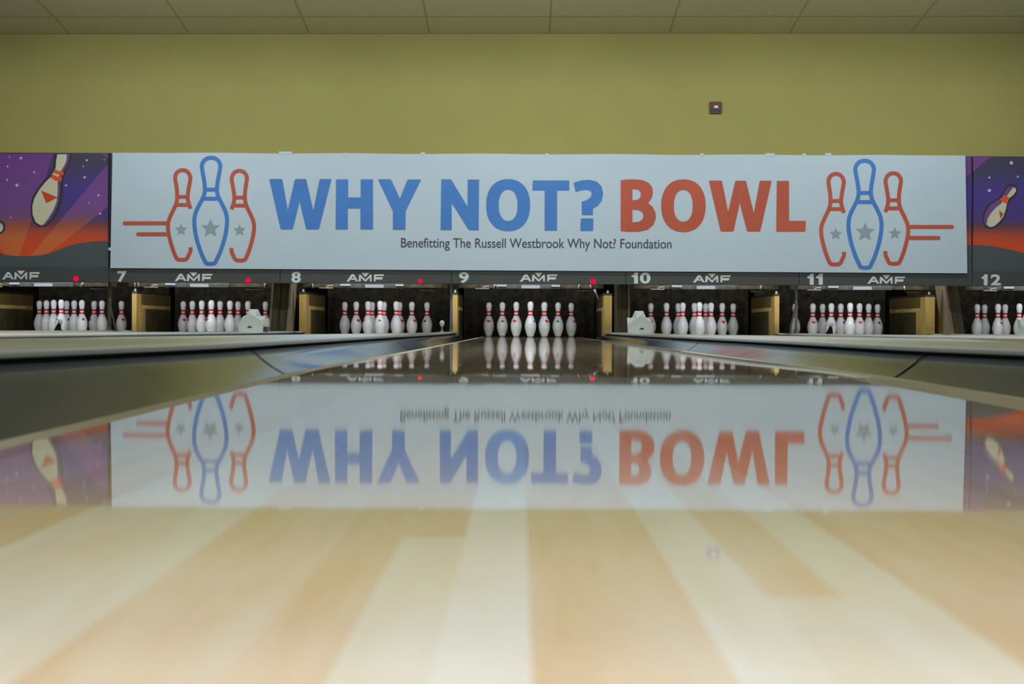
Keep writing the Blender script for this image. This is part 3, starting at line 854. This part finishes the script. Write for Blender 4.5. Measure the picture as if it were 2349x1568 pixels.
red = [C3([(818, 112), (860, 105), (930, 104), (985, 110), (1035, 132), (1060, 165), (1067, 205), (1058, 245), (1030, 288), (1065, 318), (1086, 360), (1088, 405), (1070, 455), (1025, 492), (960, 507), (880, 508), (818, 502)]),
       C3([(908, 180), (945, 181), (968, 196), (975, 220), (968, 245), (948, 262), (908, 265)]), C3([(908, 338), (950, 339), (982, 355), (994, 385), (986, 412), (960, 430), (908, 435)]),
       C3(rounded(1301, 307, 171, 203)), C3(rounded(1300, 308, 73, 122)),
       C3([(1498, 118), (1505, 114), (1590, 114), (1598, 120), (1645, 355), (1700, 120), (1708, 115), (1776, 115), (1784, 120), (1843, 365), (1888, 120), (1896, 115), (1974, 115), (1980, 120), (1893, 500), (1885, 506), (1800, 506), (1790, 500), (1735, 285), (1688, 500), (1680, 506), (1594, 506), (1586, 500)]),
       C3([(2020, 116), (2107, 116), (2114, 122), (2114, 424), (2236, 424), (2243, 430), (2241, 500), (2234, 507), (2022, 507), (2016, 502)])]
shape('red_lettering', red, LY, BREDM, ban, .002)
text_mesh('small_lettering', 'Benefitting The Russell Westbrook Why Not? Foundation', LY, INKM, ban, (1230, 561), 620, 29, .004)

def emblem(fn, nm):
    half = [(1277, 165), (1345, 185), (1385, 245), (1381, 320), (1362, 420), (1349, 520), (1353, 590), (1376, 655), (1412, 725), (1456, 820), (1472, 920), (1460, 1050), (1430, 1180), (1385, 1310), (1345, 1395), (1318, 1432)]
    left = [(2554 - x - (y - 165) * .009, y) for x, y in reversed(half[1:])]
    loop = [(x - (y - 165) * .005, y) for x, y in half] + left
    ribbons('blue_pin_outline', [([fn(p) for p in spline(loop, 3)], fn.w * 48, True, 0), ([fn(p) for p in ((1200, 547), (1352, 547))], fn.w * 46, False, 0), ([fn(p) for p in ((1190, 655), (1362, 655))], fn.w * 46, False, 0)], LY, BLUEM, ban)
    lp = [(1030, 1238), (1028, 1285), (1005, 1335), (975, 1382), (882, 1384), (850, 1345), (810, 1240), (777, 1120), (759, 1010), (766, 925), (800, 840), (850, 735), (868, 660), (867, 560), (851, 450), (846, 390), (875, 335), (935, 313), (995, 335), (1027, 395), (1022, 455), (1006, 545), (996, 625), (1002, 690), (1030, 775)]
    bars = [((868, 634), (1000, 634)), ((858, 730), (1010, 730))]
    mir = lambda p: (2551 - p[0], p[1] + 8)
    ribbons('red_pin_outline', [([fn(p) for p in spline(lp, 3, False)], fn.w * 47, False, 0)] + [([fn(p) for p in b], fn.w * 44, False, 0) for b in bars] +
            [([fn((240, 950)), fn((745, 950))], fn.w * 46, False, 1), ([fn((400, 1081)), fn((750, 1081))], fn.w * 46, False, 1)], LY, BREDM, ban)
    ribbons('red_pin_outline', [([fn(mir(p)) for p in spline(lp, 3, False)], fn.w * 47, False, 0)] + [([fn(mir(p)) for p in b], fn.w * 44, False, 0) for b in bars], LY, BREDM, ban)
    for cx, cy, rad in ((918, 1028, 74), (1270, 1012, 114), (1619, 1034, 74)):
        st = []
        for k in range(10):
            a = -math.pi / 2 + k * math.pi / 5; q = rad if k % 2 == 0 else rad * .46
            st.append(fn((cx + q * math.cos(a), cy + q * math.sin(a))))
        shape('grey_star', [st], LY, STARM, ban, .002)
def FL(p): return (240 + p[0] / 5.226, 330 + p[1] / 5.226)
FL.w = 1 / 5.226
def FR(p):
    x = 240 + p[0] / 5.226; y = 330 + p[1] / 5.226
    return (1983.8 + (483.8 - x) * 1.01, 363.6 + (y - 356.8) * 1.0095)
FR.w = 1 / 5.17
emblem(FL, 'left'); emblem(FR, 'right')
for px, py, w in ((655, 351, 30), (792, 354, 10), (970, 352.5, 10), (1255, 355, 8), (1610, 355, 8), (1766, 355, 22), (1845, 355, 8), (1900, 354.5, 14), (252, 571, 6)):
    x0, z0 = W(px - w / 2, py + 3, BY); x1, z1 = W(px + w / 2, py - 3.5, BY)
    MB().box(x0, x1, BY - .003, BY + .004, z0, z1).build('tape_tab', BANM, ban)

# ------------------------------------------------------------------ alarm on the wall
ax, az = W(1641, 247.5, WY)
al = thing('alarm_strobe', (ax, WY, az), 'small square dark red alarm strobe on the olive wall above the banner', 'alarm')
hw = 13.5 * WY / F_PX
MB().box(ax - hw, ax + hw, WY - .03, WY, az - hw, az + hw).build('housing', ALARMM, al, bevel=.006)
MB().box(ax - hw * .78, ax + hw * .78, WY - .037, WY - .03, az - hw * .62, az - hw * .22).build('grille', BLACKM, al)
MB().hexa([(ax - .028, WY - .034, az - .012), (ax + .032, WY - .034, az - .012), (ax + .024, WY - .034, az + .024), (ax - .016, WY - .034, az + .024)],
          [(ax - .02, WY - .06, az - .008), (ax + .022, WY - .06, az - .008), (ax + .016, WY - .06, az + .016), (ax - .01, WY - .06, az + .016)]).build('strobe_lens', LENSM, al)

# ------------------------------------------------------------------ sensors on the dividers
def detector(x, y, label, flip=1):
    z0 = cap_hi(y) + .001
    s = y / F_PX / 12.543            # detail scale: drawn 12.543 times enlarged
    r = thing('ball_sensor', (x, y, z0), label, 'ball sensor', 'house-shaped ball sensors on the wide dividers')
    P = lambda pts, yy: [(x + flip * (q - 1500) * s, yy, z0 + (1505 - h) * s) for q, h in pts]
    front = [(1160, 1505), (1140, 1290), (1235, 1195), (1390, 1095), (1515, 1020), (1640, 1095), (1780, 1200), (1870, 1290), (1865, 1505)]
    back = [(1160, 1505), (1140, 1065), (1215, 1080), (1290, 1062), (1370, 872), (1600, 872), (1690, 1058), (1780, 1075), (1865, 1505)]
    MB().hexa(P(front, y), P(back, y + .10)).hexa(P(back, y + .10), P(back, y + .16)).build('housing', HOUSM, r)
    MB().hexa(P([(1450, 1412), (1620, 1412), (1545, 1350)], y - .003), P([(1450, 1412), (1620, 1412), (1545, 1350)], y + .002)).build('lens_window', BLACKM, r)
    return r
detector(.79 + .13, 14.6, 'white house-shaped sensor on the wide divider right of the foreground lane')
d7 = detector(-2.50, 15.1, 'white house-shaped sensor on the divider in front of the lane 7 pins', -1)
s7 = thing('junction_box', (-2.345, 15.15, cap_hi(15.15)), 'small grey box beside the white sensor in front of the lane 7 pins', 'box')
MB().box(-2.395, -2.35, 15.12, 15.2, cap_hi(15.1) + .04, cap_hi(15.1) + .11).build('housing', HOUSM, s7, bevel=.004)
MB().box(-2.392, -2.36, 15.13, 15.19, cap_hi(15.1) - .004, cap_hi(15.1) + .04).build('foot', GUTM, s7)
detector(4.355, 14.8, 'white house-shaped sensor cut by the right picture edge, in front of the lane 12 pins')

def eye(x, y, label, dark):
    z0 = cap_hi(y) - .002
    r = thing('reflector', (x, y, z0), label, 'reflector', 'small reflectors on the narrow dividers')
    MB().lathe([(.022, z0), (.022, z0 + .008), (.008, z0 + .014), (.007, z0 + .05), (.007, z0 + .055)], x, y, 12).build('stalk', PALEM, r, smooth=True)
    hd = MB().lathe([(.004, z0 + .045), (.014, z0 + .055), (.021, z0 + .072), (.022, z0 + .085), (.016, z0 + .1), (.004, z0 + .105)], x, y, 14)
    hd.build('head', HOUSM, r, smooth=True)
    if dark:
        MB().hexa([(x - .05, y - .03, z0), (x + .015, y - .03, z0), (x + .01, y - .03, z0 + .055), (x - .012, y - .03, z0 + .07)],
                  [(x - .045, y - .01, z0), (x + .012, y - .01, z0), (x + .008, y - .01, z0 + .05), (x - .012, y - .01, z0 + .066)]).build('bracket', SEAMM, r)
    return r
eye(-.80, 15.0, 'small white round-headed reflector left of the tan board end by lane 9', False)
eye(-4.195, 15.1, 'small reflector with a dark bracket in front of the leftmost pins', True)
eye(2.595, 14.85, 'small reflector with a dark bracket in front of the lane 11 pins', True)

def rod(px, x, y, label, rad, cord):
    z0 = cap_hi(y)
    r = thing('support_rod', (x, y, z0), label, 'rod', 'upright rods on the narrow dividers')
    MB().tube([(x, y, z0), (x + .004, y, .35), (x, y, .60)], rad, 10).build('rod', RODM if not cord or cord == 2 else RODB, r, smooth=True)
    MB().hexa([(x - .018, y - .04, z0), (x + .018, y - .04, z0), (x + .012, y - .04, z0 + .035), (x - .012, y - .04, z0 + .035)],
              [(x - .018, y + .04, z0), (x + .018, y + .04, z0), (x + .012, y + .04, z0 + .035), (x - .012, y + .04, z0 + .035)]).build('foot', PALEM, r)
    if cord:
        sgn = 1 if cord == 1 else -1
        MB().tube([(x, y - .02, .36), (x + sgn * .02, y - .02, .28), (x + sgn * .045, y - .02, .17), (x + sgn * .065, y - .02, z0 + .005)], .008, 8).build('cord', RODB, r, smooth=True)
    return r
rod(250, W(251, 700, 17.1)[0], 17.1, 'grey brown rod with a cord, right of the leftmost pins', .019, 1)
rod(1035, W(1034.5, 700, 17.1)[0], 17.1, 'thin blue grey rod left of the tan board end by lane 9', .013, 0)
rod(1826, W(1826, 700, 17.1)[0], 17.1, 'grey rod with a cord left of the lane 11 pins', .014, 2)
